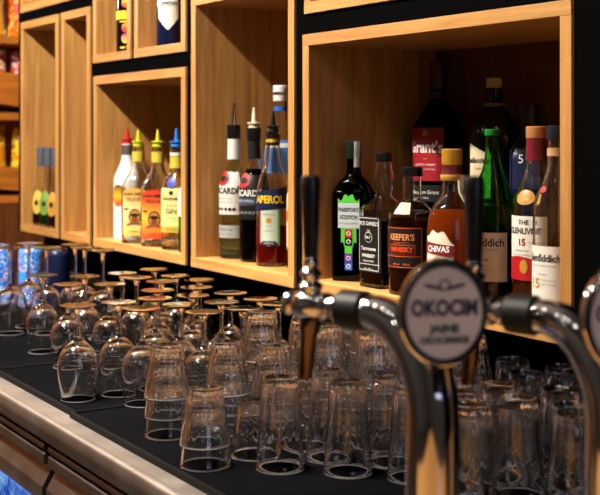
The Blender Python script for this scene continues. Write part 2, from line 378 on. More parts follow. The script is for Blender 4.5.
# rubber bar mats
RUB = rubber_mat(); RUBE = pbsdf('rubber_rim', (12, 12, 13), .5, spec=.05)
def mat_(x0, x1, y0, lab):
    t = thing('bar_mat', lab, 'mat', (x0, y0, ZC), 0, 'rubber mats along the counter')
    W, D = x1-x0, 1.50-y0
    MB().box((.008, .008, 0.0003), (W-.008, D-.008, .0075)).build('grid', RUB, t)
    e = MB()
    for a, b in (((0, 0), (W, .008)), ((0, D-.008), (W, D)), ((0, .008), (.003, D-.008)), ((W-.003, .008), (W, D-.008))):
        e.box((a[0], a[1], .0003), (b[0], b[1], .0092))
    e.build('rim', RUBE, t)
mat_(-3.30, -2.346, .742, 'black rubber bar mat at the far left under the tall wine glasses')
mat_(-2.343, -1.912, .744, 'black rubber bar mat under the front stemmed beer glass')
mat_(-1.909, -.99, .738, 'black rubber bar mat under the tumblers and highball glasses')

# ------------------------------------------------------------------ glassware (all standing upside down on the mats)
ZG = -.4796
def goblet_proto(name, rim, mx, hb, h, foot, stem, lab, cat, grp):
    t = thing(name, lab, cat, (0, 0, 0), 0, grp)
    o = smooth_path([(rim, 0), (rim*1.06, .02*hb/.105), (mx*.99, .045*hb/.105), (mx, .062*hb/.105), (mx*.86, .083*hb/.105), (mx*.54, .098*hb/.105), (stem*1.7, hb+.001), (stem, hb+.007)], 5)
    o.append((0.0004, hb+.007))
    i = smooth_path([(rim-.0011, 0.0), (rim*1.06-.0012, .02*hb/.105), (mx*.99-.0012, .045*hb/.105), (mx-.0013, .062*hb/.105), (mx*.86-.0016, .082*hb/.105), (mx*.50, .0945*hb/.105), (.0004, hb-.004)], 5)
    MB().lathe([(rim-.0005, -.0002)] + o + i[::-1], 40, close=True).build('bowl', GLASS, t, True, R(70))
    s = smooth_path([(stem, hb+.0073), (stem*.86, hb+(h-hb)*.45), (stem*.9, hb+(h-hb)*.7), (stem*1.5, h-.0075)], 4)
    MB().lathe([(.0004, hb+.0073)] + s + [(.0004, h-.0075)], 20, close=False).build('stem', GLASS, t, True, R(70))
    MB().lathe([(.0004, h-.0072), (stem*1.5, h-.0072), (foot*.5, h-.0045), (foot-.001, h-.0022), (foot, h-.0012), (foot-.0005, h-.0002), (foot*.6, h-.0012), (.0004, h-.002)], 40, close=False).build('foot', GLASS, t, True, R(60))
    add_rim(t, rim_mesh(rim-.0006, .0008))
    return t
def rim_mesh(r, t):                                                  # fire-polished bead round the mouth, whitened to stand for light caught there
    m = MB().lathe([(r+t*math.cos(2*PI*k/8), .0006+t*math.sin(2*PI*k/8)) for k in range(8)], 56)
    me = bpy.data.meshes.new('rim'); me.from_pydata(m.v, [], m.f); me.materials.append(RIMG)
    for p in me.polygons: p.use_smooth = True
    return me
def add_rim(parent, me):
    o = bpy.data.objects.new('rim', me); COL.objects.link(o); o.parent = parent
def fluted(name, rim, base, h, wall, thick, nfl, band, amp):
    n = nfl*6
    out = []
    for k in range(17):
        u = k/16; z = h*u; r = rim + (base-rim)*u
        if u > .93: r -= .0018*((u-.93)/.07)**2
        out.append((r, z))
    out += [(base*.82, h-.0004), (base*.7, h-.003), (.0005, h-.0035)]
    inn = []
    for k in range(12):
        u = k/11; z = (h-thick)*u; r = rim + (base-rim)*z/h - wall
        if u > .85: r -= .004*((u-.85)/.15)**2
        inn.append((r, z))
    inn.append((.0005, h-thick-.0006))
    out[0] = (rim, .0012); inn[0] = (rim-wall, .0012)
    prof = [(rim-wall*.8, .0002), (rim-wall*.5, -.0003), (rim-wall*.2, .0002)] + out + inn[::-1]
    no = 3+len(out)
    def mod(a, k, r, z):
        if k < 4 or r < .003: return r
        u = z/h
        if k < no-3:                                                # flutes on the outside only
            s = max(0, min(1, (u-band)/.05))*max(0, min(1, (1.0-u)/.05))
            return r - s*amp*abs(math.cos(a*nfl/2))
        return r
    m = MB().lathe(prof, n, mod)
    me = bpy.data.meshes.new(name); me.from_pydata(m.v, [], m.f); bm = bmesh.new(); bm.from_mesh(me); bmesh.ops.recalc_face_normals(bm, faces=bm.faces); bm.to_mesh(me); bm.free()
    for p in me.polygons: p.use_smooth = True
    me.set_sharp_from_angle(angle=R(48)); me.materials.append(GLASS)
    return me
TUM = fluted('tumbler', .0378, .0255, .081, .0034, .011, 16, .40, .0015)
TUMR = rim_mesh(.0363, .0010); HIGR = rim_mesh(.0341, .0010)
HIG = fluted('highball_glass', .0356, .0262, .130, .0034, .013, 14, .36, .0016)

GOB = [
 (-2.003,.790,'nearest the steel edge, foremost of all the stemmed glasses'), (-2.000,.868,'directly behind the foremost stemmed glass'), (-2.010,.946,'third back from the steel edge behind the foremost stemmed glass'),
 (-2.008,1.024,'fourth back from the steel edge behind the foremost stemmed glass'), (-2.000,1.103,'rearmost of the file behind the foremost stemmed glass'),
 (-1.905,.872,'just left of the three-high tumbler stack, front of its file'), (-1.912,.951,'second in the file left of the three-high tumbler stack'), (-1.902,1.030,'third in the file left of the three-high tumbler stack'), (-1.900,1.112,'rearmost in the file left of the three-high tumbler stack'),
 (-1.812,.946,'directly behind the three-high tumbler stack, front of its short file'), (-1.812,1.024,'between two other glasses in the short file behind the tumbler stack'), (-1.822,1.105,'rearmost of the stemmed glasses, beside the tall tumbler stacks'),
 (-2.293,.883,'front of the rear cluster, bowl just left of the foremost glass'), (-2.250,.957,'its bowl peeking right of the foremost glass in the rear cluster'), (-2.235,1.067,'with a foot right above the third glass of the front file'), (-2.212,1.145,'right end of the rear cluster beside the black gap'),
 (-2.322,1.050,'in the middle of the rear cluster'), (-2.305,1.135,'second from the right at the back of the rear cluster'),
 (-2.405,.965,'highest foot left in the rear cluster below the tequila shelf'), (-2.410,1.055,'highest foot in the middle of the rear cluster'), (-2.440,1.147,'farthest back in the rear cluster, under the shelf bottom'), (-2.477,.895,'left end of the rear cluster beside the tall wine glasses'),
 (-2.112,1.000,'hidden low between the front file and the rear cluster'), (-2.110,1.085,'at the back between the front file and the rear cluster')]
gp = goblet_proto('stemmed_beer_glass', .0312, .0368, .105, .170, .0325, .0052, '', 'glass', 'upturned stemmed beer glasses')
for k, (x, y, d) in enumerate(GOB):
    L = 'upturned stemmed beer glass, ' + d
    if k == 0: gp.location = (x, y, ZG); gp['label'] = L
    else: copy_tree(gp, (x, y, ZG), random.uniform(0, 6), L)
WIN = [(-2.745,.912,'leftmost front one, cut by the left picture edge'), (-2.702,.987,'second from the left in front, bowl clear on dark mat'), (-2.655,1.065,'third along, stem in front of the black wall'), (-2.568,1.075,'rightmost, its foot just under the empty narrow shelf'),
       (-2.825,.985,'behind the leftmost pair, before the blue cans'), (-2.742,1.075,'rear one before the dark blue can')]
wp = goblet_proto('wine_glass', .0325, .0395, .112, .207, .0345, .0042, '', 'glass', 'upturned tall wine glasses')
for k, (x, y, d) in enumerate(WIN):
    L = 'upturned tall wine glass, ' + d
    if k == 0: wp.location = (x, y, ZG); wp['label'] = L
    else: copy_tree(wp, (x, y, ZG), random.uniform(0, 6), L)

STK = [(-1.505,.788,2,'the foremost stack by the steel edge'), (-1.512,.876,1,''), (-1.687,.816,3,'the leftmost stack by the steel edge'), (-1.660,.909,3,'the stack right behind the leftmost one'),
       (-1.732,1.016,4,'the tall stack beside the rearmost stemmed glasses'), (-1.585,.952,3,'the stack behind the lone single tumbler'), (-1.642,1.050,4,'the second tall stack left of the tap spout'), (-1.559,1.034,4,'the tall stack directly left of the tap spout'),
       (-1.730,1.110,4,'the rear stack under the rum shelf'), (-1.640,1.138,5,'the tallest rear stack at the shelf gap'), (-1.550,1.118,5,'the tall rear stack behind the tap spout'), (-1.462,1.062,4,'the stack right of the tap spout'), (-1.450,1.146,5,'the tall stack behind the black tap nut'), (-1.360,1.162,4,'the rear stack behind the tap bend')]
POS = {1: ['only'], 2: ['bottom', 'top'], 3: ['bottom', 'middle', 'top'], 4: ['bottom', 'second lowest', 'second highest', 'top'], 5: ['bottom', 'second lowest', 'middle', 'second highest', 'top']}
def one(me, name, x, y, z, lab, cat, grp):
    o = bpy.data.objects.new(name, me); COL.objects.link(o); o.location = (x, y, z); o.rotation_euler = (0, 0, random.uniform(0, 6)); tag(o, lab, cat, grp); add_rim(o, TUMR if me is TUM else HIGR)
for x, y, n, d in STK:
    for k in range(n):
        L = ('upturned fluted glass tumbler, %s in %s' % (POS[n][k], d)) if n > 1 else 'single upturned fluted tumbler standing unstacked behind the foremost stack'
        one(TUM, 'tumbler', x+random.uniform(-.0004, .0004), y+random.uniform(-.0004, .0004), ZG+.0312*k, L, 'tumbler', 'nested upturned tumblers')
HB = [(-1.434,.872,'foremost left, right of the single tumbler'), (-1.366,.943,'foremost middle, left of the tap tower foot'), (-1.294,1.002,'half hidden by the left edge of the tap tower'),
      (-1.438,.9595,'behind the foremost left highball'), (-1.512,.9655,'at the left behind the single tumbler'), (-1.371,1.022,'behind the foremost middle highball'), (-1.300,1.082,'just behind the one at the tap tower'),
      (-1.157,.992,'right beside the tap tower, cut low in the picture'), (-1.222,1.031,'behind the tap tower'), (-1.232,1.108,'dim one right of the tap tower, left of the bright rim'), (-1.165,1.158,'dim one in the middle of the right-hand group'),
      (-1.155,1.072,'dim front one of the right-hand group'), (-1.190,1.236,'dim one by the right tap pipe, farther back'), (-1.272,1.195,'dim one in the rear of the right-hand group'), (-1.360,1.250,'far back under the whisky shelf, behind the badge'),
      (-1.278,1.274,'farthest back under the whisky shelf on the right'), (-1.446,1.238,'far back under the whisky shelf, left of the badge'), (-1.088,1.105,'rightmost, partly behind the right tap pipe')]
for x, y, d in HB:
    one(HIG, 'highball_glass', x, y, ZG, 'upturned tall highball glass, ' + d, 'glass', 'upturned highball glasses')

# ------------------------------------------------------------------ bottles
def rho(a, r, n, asp):
    c, s = abs(math.cos(a))/asp, abs(math.sin(a))
    return r/((c**n + s**n)**(1/n))
class Bottle:
    """prof: (z, half width, squareness) from base to lip. Local -Y is the label side."""
    def __init__(s, name, lab, x, y, z, rz, prof, glassm, asp=1.0, group=None, cat='bottle', ns=44):
        s.t = thing(name, lab, cat, (x, y, z), R(rz), group); s.p = smooth_path(prof, 4, True); s.asp = asp; s.h = prof[-1][0]
        loop = [(zz, max(.0005, rr), q) for zz, rr, q in s.p]
        loop = [(0.0006, .0005, loop[0][2]), (0.0006, loop[0][1]*.9, loop[0][2])] + loop
        nodes = glassm.node_tree.nodes
        if 'Principled BSDF' in nodes and nodes['Principled BSDF'].inputs['Transmission Weight'].default_value > .5:
            inn = [(z, max(.0006, r-.0024), q) for z, r, q in s.p if z > .010]
            loop = loop + inn[::-1] + [(.0085, inn[0][1]-.004, inn[0][2]), (.0095, .0005, inn[0][2])]
        else: loop = loop + [(s.h, .0005, 2)]
        s.body = s.loft(loop, 'bottle_body', glassm, s.t, ns)
    def asp_at(s, q): return 1 + (s.asp-1)*min(1, max(0, (q-2)/1.5))
    def loft(s, rings, name, mat, parent, ns=44, off=0):
        v = []; f = []
        for z, r, q in rings:
            for i in range(ns):
                a = 2*PI*i/ns; k = max(.0004, rho(a, r, q, s.asp_at(q)) + off)
                v.append((k*math.sin(a), -k*math.cos(a), z))
        for k in range(len(rings)-1):
            for i in range(ns):
                j = (i+1) % ns; f.append((k*ns+i, k*ns+j, (k+1)*ns+j, (k+1)*ns+i))
        return MB().add(v, f).build(name, mat, parent, True, R(50))
    def at(s, z):
        p = s.p
        for k in range(len(p)-1):
            if p[k][0] <= z <= p[k+1][0] and p[k+1][0] > p[k][0]:
                u = (z-p[k][0])/(p[k+1][0]-p[k][0]); return p[k][1]*(1-u)+p[k+1][1]*u, p[k][2]*(1-u)+p[k+1][2]*u
        return (p[-1][1], p[-1][2]) if z >= p[-1][0] else (p[0][1], p[0][2])
    def fill(s, level, mat):
        rings = [(.006+(level-.007)*k/24,) + s.at(.006+(level-.007)*k/24) for k in range(25)]; rings = [(z, max(.001, r-.0014), q) for z, r, q in rings]
        r, q = s.at(level)
        rings = [(.006, .0005, rings[0][2])] + rings + [(level, r-.0014, q), (level, .0005, q)]
        s.loft(rings, 'liquid', mat, s.t, 40)
    def surf(s, a, z, off):
        r, q = s.at(z); k = rho(a, r, q, s.asp_at(q)) + off
        return (k*math.sin(a), -k*math.cos(a), z)
    def arc(s, zc, n=220):                                           # arc length from the front -> angle
        if not hasattr(s, '_t'): s._t = {}
        key = round(zc, 3)
        if key not in s._t:
            tb = [(0, 0)]; p = Vector(s.surf(0, zc, 0)); L = 0
            for i in range(1, n+1):
                a = PI*i/n; q2 = Vector(s.surf(a, zc, 0)); L += (q2-p).length; p = q2; tb.append((L, a))
            s._t[key] = tb
        tb = s._t[key]
        def fn(x):
            m = abs(x)
            for k in range(len(tb)-1):
                if m <= tb[k+1][0]:
                    u = (m-tb[k][0])/(tb[k+1][0]-tb[k][0]); a = tb[k][1]+u*(tb[k+1][1]-tb[k][1]); return a if x >= 0 else -a
            return PI if x >= 0 else -PI
        return fn
    def label(s, z0, z1, width, mat, texts=(), c=0, name='label', off=.0006, parent=None, top=None, lab=None):
        zc = (z0+z1)/2; fn = s.arc(zc); nx = max(8, int(width/.004)); nz = max(3, int((z1-z0)/.006)); v = []; f = []
        for k in range(nz+1):
            for i in range(nx+1):
                u = i/nx-.5; za, zb = z0, z1
                if top: za, zb = top(u*2, z0, z1)
                z = za+(zb-za)*k/nz
                v.append(s.surf(fn(c+u*width), z, off))
        for k in range(nz):
            for i in range(nx):
                q = k*(nx+1)+i; f.append((q, q+1, q+nx+2, q+nx+1))
        o = link(name, v, f, mat, parent or s.t, True)
        if lab: o['label'] = lab
        for tx in texts: s.text(*tx, fn=fn, c0=c, parent=o, off=off)
        return o
    def text(s, body, size, z, mat, x=0, bold=0, sx=1, fn=None, c0=0, parent=None, off=.0006):
        tv, tf = text2d(body, size, bold, sx); fn = fn or s.arc(z)
        v = [s.surf(fn(c0+x+p[0]), z+p[1], off+.0005) for p in tv]
        link('lettering', v, tf, mat, parent or s.t)
    def disc(s, z, rx, rz_, mat, x=0, fn=None, parent=None, off=.0011, name='emblem', n=28, star=0):
        fn = fn or s.arc(z); v = [s.surf(fn(x), z, off)]
        for m in (.5, 1):
            for i in range(n):
                a = 2*PI*i/n; k = m*(1+star*math.cos(5*a)); v.append(s.surf(fn(x+rx*k*math.cos(a)), z+rz_*k*math.sin(a), off))
        f = [(0, 1+i, 1+(i+1) % n) for i in range(n)] + [(1+i, 1+n+i, 1+n+(i+1) % n, 1+(i+1) % n) for i in range(n)]
        return link(name, v, f, mat, parent or s.t)
    def ring(s, z0, z1, mat, name='collar', off=.0012):
        s.loft([(z0, s.at(z0)[1] and s.at(z0)[0], s.at(z0)[1])] + [(z0+(z1-z0)*k/4, *s.at(z0+(z1-z0)*k/4)) for k in range(5)], name, mat, s.t, 28, off)
    def cap(s, z0, z1, r, mat, r2=None, name='cap', ribs=0):
        r2 = r2 or r
        mod = (lambda a, k, q, z: q*(1-.03*(.5+.5*math.cos(a*ribs)))) if ribs else None
        return MB().lathe([(.0005, z0), (r*.98, z0), (r, z0+.001), (r2, z1-.0015), (r2-.0015, z1), (.0005, z1)], 48 if ribs else 28, mod, close=False).build(name, mat, s.t, True, R(40))
    def spout(s, mat, collar, h=.03, base=.0125):                    # plastic pouring spout with a flange
        z = s.h
        o = MB().lathe([(.0005, z-.004), (base, z-.004), (base, z+.004), (base*.8, z+.010), (base*1.25, z+.0105), (base*1.25, z+.013), (.006, z+.0145), (.0055, z+.018), (.0042, z+.014+h*.6), (.0022, z+.014+h), (.0005, z+.014+h)], 24, close=False).build('pouring_spout', mat, s.t, True, R(40))
        return o
def cyl(r, h, neck, hn, base=.004, shoulder=.03, q=2.0, qn=2.0):      # generic bottle outline
    hs = h-hn
    return [(.0, r-.004, q), (.004, r, q), (.012, r, q), (hs-shoulder-.01, r, q), (hs-shoulder, r*.99, q), (hs-shoulder*.5, r*.82, (q+qn)/2), (hs-.002, neck*1.35, qn), (hs+.012, neck*1.06, qn), (h-.02, neck, qn), (h-.008, neck, qn), (h-.006, neck*1.15, qn), (h, neck*1.15, qn)]
def camrz(x, y): return math.degrees(math.atan2(-x, y))
ZF = ZB+TH+.0006

# --- whisky shelf
step = MB().box((-1.868, 1.396, 0), (-1.2105, 1.5065, .10)).build('display_step', oak('dark_oak_step', 0, (60, 40, 22), (38, 24, 12)))
step.location = (0, 0, ZF-.0003); tag(step, 'dark wooden step behind the front whisky bottles, raising the back row', 'step')

x, y = -1.823, 1.272
b = Bottle('whisky_bottle', 'dark green square-shouldered bottle with bright green ornate label, leftmost of the whiskies', x, y, ZF, camrz(x, y)-20,
    [(0, .035, 5), (.004, .038, 5), (.15, .0385, 5), (.168, .036, 4), (.185, .028, 2.6), (.198, .016, 2), (.21, .0135, 2), (.235, .013, 2), (.246, .0145, 2), (.252, .0145, 2)], DKGREEN, asp=.72)
b.fill(.17, liquid('dark_green_whisky', (8, 26, 10), .3))
b.cap(.230, .263, .0146, pbsdf('dark_green_cap', (14, 34, 22), .35), ribs=0)
b.label(.214, .2625, .010, PAPER, c=.010, off=.0022, name='tax_strip')
o = b.label(.104, .164, .042, GREENI, name='ornate_label', off=.0006, top=lambda u, a, c: (a+.012*abs(u)+.004*math.cos(9*u), c-.013*abs(u)-.005*math.cos(9*u)))
o = b.label(.060, .11, .030, GREENI, name='ornate_label', off=.0006, top=lambda u, a, c: (a+.012*abs(u)+.006*math.cos(8*u), c))
o = b.label(.100, .147, .041, pbsdf('pale_silver_label', (196, 204, 210), .4), [('PASSPORT', .0105, .134, INK, 0, .0002, .8), ('SCOTCH', .0105, .120, INK, 0, .0002, .8), ('BLENDED SCOTCH', .004, .1085, GREYI)], off=.0011)
zt = .098
for m, g in ((REDI, 'Z'), (BLACKL, 'O'), (GREENI, ''), (PURPLEI, 'O'), (BLUEI, 'V')):
    q = b.label(zt-.015, zt-.0004, .0145, m, off=.0012, name='ribbon_square')
    if g: b.disc(zt-.0077, .0042, .0042, WHITEI, parent=q, off=.0016); b.disc(zt-.0077, .0026, .0026, m, parent=q, off=.0019)
    zt -= .0155

x, y = -1.718, 1.265
b = Bottle('whiskey_bottle', 'square bottle with black and white label beside the dark green bottle', x, y, ZF, 3,
    [(0, .032, 7), (.004, .0345, 7), (.125, .0345, 7), (.142, .033, 5), (.156, .022, 2.6), (.166, .0155, 2), (.185, .0178, 2), (.2, .0180, 2), (.215, .0150, 2), (.228, .0145, 2), (.236, .0145, 2)], CLEARG)
b.fill(.115, liquid('dark_bourbon', (70, 26, 8), .5, (48, 18, 6)))
b.cap(.226, .243, .0160, BLACKP, ribs=24)
b.label(.028, .128, .064, BLACKL, [("JACK DANIEL'S", .0096, .115, WHITEI, 0, .0002, .85), ('Old', .006, .102, WHITEI), ('Tennessee', .0098, .070, WHITEI, 0, .0001), ('WHISKEY', .0085, .057, WHITEI, 0, .0002), ('SOUR MASH', .0055, .0475, WHITEI), ('70 cl   40% vol', .004, .034, WHITEI)])
e = b.disc(.0905, .0105, .0095, WHITEI); b.disc(.0905, .0095, .0085, BLACKL, off=.0015, parent=e); b.text('No.7', .0065, .0905, WHITEI, off=.0017, parent=e, bold=.0002)
for zz in (.1245, .0415, .031):
    b.label(zz, zz+.0010, .054, WHITEI, off=.0010, name='printed_rule')
for c in (-.027, .027): b.label(.033, .124, .0010, WHITEI, c=c, off=.0010, name='printed_rule')
b.label(.028, .128, .050, BLACKL, c=.069, off=.0006, name='side_label')
for c in (.050, .088): b.label(.036, .12, .0010, GREYI, c=c, off=.0010, name='printed_rule')

x, y = -1.6206, 1.255
b = Bottle('whisky_bottle', 'round clear bottle of dark whisky with black and orange label', x, y, ZF, camrz(x, y)-28,
    [(0, .037, 2), (.004, .0415, 2), (.125, .0415, 2), (.142, .038, 2), (.155, .027, 2), (.163, .0185, 2), (.172, .0170, 2), (.202, .0166, 2), (.206, .0175, 2), (.212, .0175, 2)], CLEARG)
b.fill(.128, liquid('mahogany_whisky', (120, 50, 14), .5, (72, 28, 8)))
b.cap(.203, .219, .0185, BLACKP, ribs=0)
b.label(.046, .117, .078, BLACKL, [("KEEPER'S", .0150, .099, pbsdf('peach_ink', (232, 150, 90), .45), 0, .0003, .82), ('BLENDED SCOTCH', .0036, .0895, ORANGEI), ('40% vol      700 ml', .0042, .053, ORANGEI, .0, .0001)])
b.label(.0695, .0865, .050, ORANGEI, off=.0008, name='panel_frame'); b.label(.0703, .0857, .0484, pbsdf('rust_panel', (52, 18, 12), .45), [('WHISKY', .0115, .078, pbsdf('hot_orange_ink', (232, 74, 26), .45), 0, .0004)], off=.0011, name='panel')
for zz in (.1145, .0475, .066): b.label(zz, zz+.0011, .074, ORANGEI, off=.0010, name='printed_rule')
for c in (-.0365, .0365): b.label(.0475, .1155, .0011, ORANGEI, c=c, off=.0010, name='printed_rule')
b.label(.139, .158, .026, CREAM, off=.0008, name='shoulder_label')

x, y = -1.502, 1.246
b = Bottle('whisky_bottle', 'rounded amber whisky bottle with a gold cap, behind the tap badge', x, y, ZF, camrz(x, y)-34,
    [(0, .036, 2), (.004, .041, 2), (.06, .042, 2), (.125, .0405, 2), (.152, .034, 2), (.170, .023, 2), (.180, .0175, 2), (.198, .0165, 2), (.206, .0185, 2), (.216, .0160, 2), (.234, .0155, 2), (.245, .0155, 2)], CLEARG)
b.fill(.150, liquid('amber_whisky', (235, 120, 30), .55, (205, 92, 20)))
b.ring(.200, .210, GOLDI); b.ring(.211, .226, pbsdf('maroon_foil', (92, 18, 24), .35))
b.cap(.226, .252, .0172, pbsdf('gold_cap', (214, 160, 48), .3, .4))
b.label(.187, .209, .012, PAPER, c=.028, off=.003, name='tax_strip')
o = b.label(.050, .118, .056, pbsdf('parchment_label', (226, 214, 186), .5), [('BLENDED SCOTCH', .0036, .055, GOLDI)], off=.0006, top=lambda u, a, c: (a+.006*abs(u), c-.022*u*u*(1 if u > -.2 else .4)-.003*math.cos(8*u)))
e = b.disc(.069, .0075, .0085, pbsdf('rust_ink', (170, 70, 40), .45)); b.disc(.069, .0060, .0070, pbsdf('parchment_label', (226, 214, 186), .5), parent=e, off=.0016); b.disc(.069, .0030, .0050, MATS['rust_ink'], parent=e, off=.0020)
b.label(.080, .098, .058, pbsdf('dark_red_banner', (120, 22, 24), .45), [('CHIVAS', .0135, .089, WHITEI, 0, .0004, .9)], off=.0014, name='banner', top=lambda u, a, c: (a-.003*u, c-.003*u))

x, y = -1.509, 1.340
b = Bottle('whisky_bottle', 'bright green glass whisky bottle with white label, behind the right black tap handle', x, y, ZF, camrz(x, y)-26,
    [(0, .038, 2.3), (.004, .041, 2.3), (.14, .041, 2.3), (.16, .0385, 2.3), (.185, .030, 2.1), (.205, .0215, 2), (.225, .0150, 2), (.250, .0118, 2), (.268, .0112, 2), (.272, .0125, 2), (.280, .0125, 2)], GREENG)
b.fill(.112, liquid('green_seen_whisky', (20, 70, 14), .35, (12, 40, 8)))
b.cap(.274, .285, .0132, pbsdf('bright_green_cap', (24, 120, 40), .3))
b.label(.030, .112, .090, PAPER, [('Glenfiddich', .0190, .095, INK, 0, .0003, .9), ('SINGLE MALT SCOTCH WHISKY', .0040, .083, GREYI), ('TWELVE', .0062, .066, INK, 0, .0001), ('YEARS OF AGE', .0038, .057, GREYI), ('Aged in the finest oak and', .0036, .049, GREYI), ('sherry casks', .0036, .043, GREYI)])

x, y = -1.392, 1.330
b = Bottle('whisky_bottle', 'clear whisky bottle with copper cap and a white and crimson label', x, y, ZF, camrz(x, y)-36,
    [(0, .035, 2), (.004, .0385, 2), (.15, .0385, 2), (.172, .036, 2), (.195, .027, 2), (.215, .0185, 2), (.235, .0160, 2), (.262, .0150, 2), (.270, .0150, 2)], CLEARG)
b.fill(.120, liquid('honey_whisky', (215, 130, 50), .35, (160, 84, 26)))
b.ring(.234, .2695, pbsdf('burgundy_foil', (110, 26, 40), .3)); b.cap(.270, .289, .0165, pbsdf('copper_cap', (206, 140, 92), .35, .3))
b.label(.044, .146, .078, PAPER, [('THE', .0105, .136, INK, .003, .0002), ('GLENLIVET', .0135, .122, INK, 0, .0003, .85), ('15', .0150, .104, pbsdf('crimson_ink', (130, 26, 36), .45), 0, .0004), ('YEARS OF AGE', .0036, .104, GREYI, .022), ('SINGLE MALT', .0045, .091, GREYI), ('SCOTCH WHISKY', .0045, .084, GREYI)])
b.label(.0442, .082, .0785, pbsdf('crimson_label', (176, 24, 34), .42), off=.0011, name='crimson_panel', top=lambda u, a, c: (a, c-.010*(u+.15)**2-.008*(u > .4)*(u-.4)))
b.disc(.066, .007, .011, GOLDI, x=.004, off=.0018); b.disc(.176, .016, .012, GOLDI, x=.004, off=.0012, name='shoulder_seal')

x, y = -1.268, 1.252
b = Bottle('whisky_bottle', 'clear empty-looking whisky bottle with a pale label, rightmost in the shelf', x, y, ZF, camrz(x, y)-40,
    [(0, .031, 2.3), (.004, .0335, 2.3), (.15, .0335, 2.3), (.175, .031, 2.2), (.2, .023, 2), (.222, .0150, 2), (.24, .0130, 2), (.262, .0125, 2), (.270, .0135, 2), (.278, .0135, 2)], CLEARG)
b.fill(.030, liquid('honey_whisky', (215, 130, 50)))
b.cap(.268, .289, .0145, pbsdf('dark_blue_cap', (26, 30, 44), .35)); b.ring(.244, .256, pbsdf('tan_foil', (190, 150, 110), .4))
b.label(.028, .112, .070, PAPER, [('Glenfiddich', .0150, .094, INK, 0, .0003, .88), ('SINGLE MALT SCOTCH WHISKY', .0035, .083, GREYI), ('FIFTEEN', .0045, .070, GOLDI, .002), ('15', .020, .056, GOLDI, -.012, .0006), ('Matured in three', .0034, .062, GREYI, .012), ('types of oak cask', .0034, .056, GREYI, .012)])
b.disc(.195, .006, .005, REDI, x=-.004)

ZS = ZF+.10+.0004
x, y = -1.786, 1.447
b = Bottle('whisky_bottle', 'tall dark brown bottle with a red label standing at the back of the whisky shelf', x, y, ZS, camrz(x, y)-34,
    [(0, .041, 2.8), (.004, .0445, 2.8), (.17, .0445, 2.8), (.195, .0425, 2.6), (.222, .030, 2.2), (.238, .0200, 2), (.262, .0165, 2), (.292, .0155, 2), (.300, .0155, 2)], BROWNG)
b.fill(.180, liquid('deep_brown_whisky', (66, 26, 8), .4, (40, 15, 5)))
b.cap(.264, .317, .0180, pbsdf('oxblood_cap', (50, 18, 16), .3)); b.ring(.244, .258, pbsdf('black_neck_label', (24, 20, 20), .4), 'neck_label')
b.label(.086, .188, .076, pbsdf('scarlet_label', (160, 22, 36), .45), [("Grant's", .031, .150, WHITEI, -.002, .0008, .85), ('1887', .005, .128, GOLDI), ('BLENDED WHISKY', .0055, .117, WHITEI), ('TRIPLE WOOD SCOTCH', .0040, .108, WHITEI)])
b.label(.046, .078, .070, BLACKL, [('William Grant', .010, .064, WHITEI), ('& SONS', .005, .053, WHITEI)], name='lower_label')
b.disc(.178, .006, .007, GOLDI)

x, y = -1.625, 1.449
b = Bottle('whisky_bottle', 'broad black bottle with a cream cap at the back of the whisky shelf', x, y, ZS, camrz(x, y)-6,
    [(0, .043, 3), (.004, .047, 3), (.15, .047, 3), (.18, .045, 3), (.205, .034, 2.4), (.222, .021, 2), (.236, .0165, 2), (.26, .0160, 2)], pbsdf('very_dark_bottle', (12, 16, 13), .1), asp=.8)
b.cap(.232, .279, .0158, pbsdf('cream_cap', (206, 188, 152), .45), r2=.0148, ribs=0)
b.ring(.226, .233, pbsdf('gold_foil', (150, 112, 60), .35))
b.label(.06, .160, .040, CREAM, [("Ballantine's", .0135, .128, INK, 0, .0003, .8), ('FINEST', .0055, .113, GOLDI)], c=-.024, top=lambda u, a, c: (a, c-.011*(u+1)))
b.label(.06, .178, .026, CREAM, [("Ballantine's", .010, .125, INK, 0, .0002, .6)], c=.044, name='side_label', top=lambda u, a, c: (a, c-.016*(1-u)))

x, y = -1.530, 1.447
b = Bottle('whisky_bottle', 'dark blue bottle with a black cap at the back, left of the copper-capped bottle', x, y, ZS, camrz(x, y)-10,
    cyl(.034, .218, .0150, .05, q=4), BLUEG)
b.cap(.175, .228, .0185, BLACKP); b.label(.08, .15, .05, NAVYL, [('5', .022, .132, WHITEI, -.01)])

# --- rum and aperitif shelf
x, y = -2.293, 1.273
BAC = cyl(.0325, .288, .0128, .085, shoulder=.045)
b = Bottle('rum_bottle', 'clear white rum bottle with steel pourer, leftmost in the tall middle shelf', x, y, ZF, camrz(x, y)-42, BAC, glass('pale_green_glass', (236, 244, 220), 0, 1.45))
b.fill(.075, liquid('pale_rum', (226, 234, 206), .08))
b.ring(.220, .268, PAPER, 'neck_label'); b.ring(.221, .225, INK, 'neck_band'); b.cap(.266, .297, .0150, BLACKP)
MB().tube([(0, 0, .296), (0, 0, .330), (.004, 0, .346)], [.0052, .0046, .0040], 12).build('pourer_tube', CHROME, b.t, True)
b.label(.098, .192, .080, PAPER, [('BACARDÍ', .0185, .150, INK, 0, .0006, .88), ('CARTA BLANCA', .0055, .133, GREYI), ('SUPERIOR WHITE RUM', .0042, .125, GREYI), ('●●◆◆●●', .010, .109, INK)])
e = b.disc(.178, .0165, .0165, REDI, x=-.006); b.disc(.178, .012, .0065, INK, x=-.006, off=.0016, parent=e)
b.label(.046, .074, .078, pbsdf('silver_grey_label', (168, 170, 168), .4), [('FUNDADA 1862', .006, .065, INK), ('RUM  RON  37.5% VOL', .004, .054, INK)], name='lower_label')

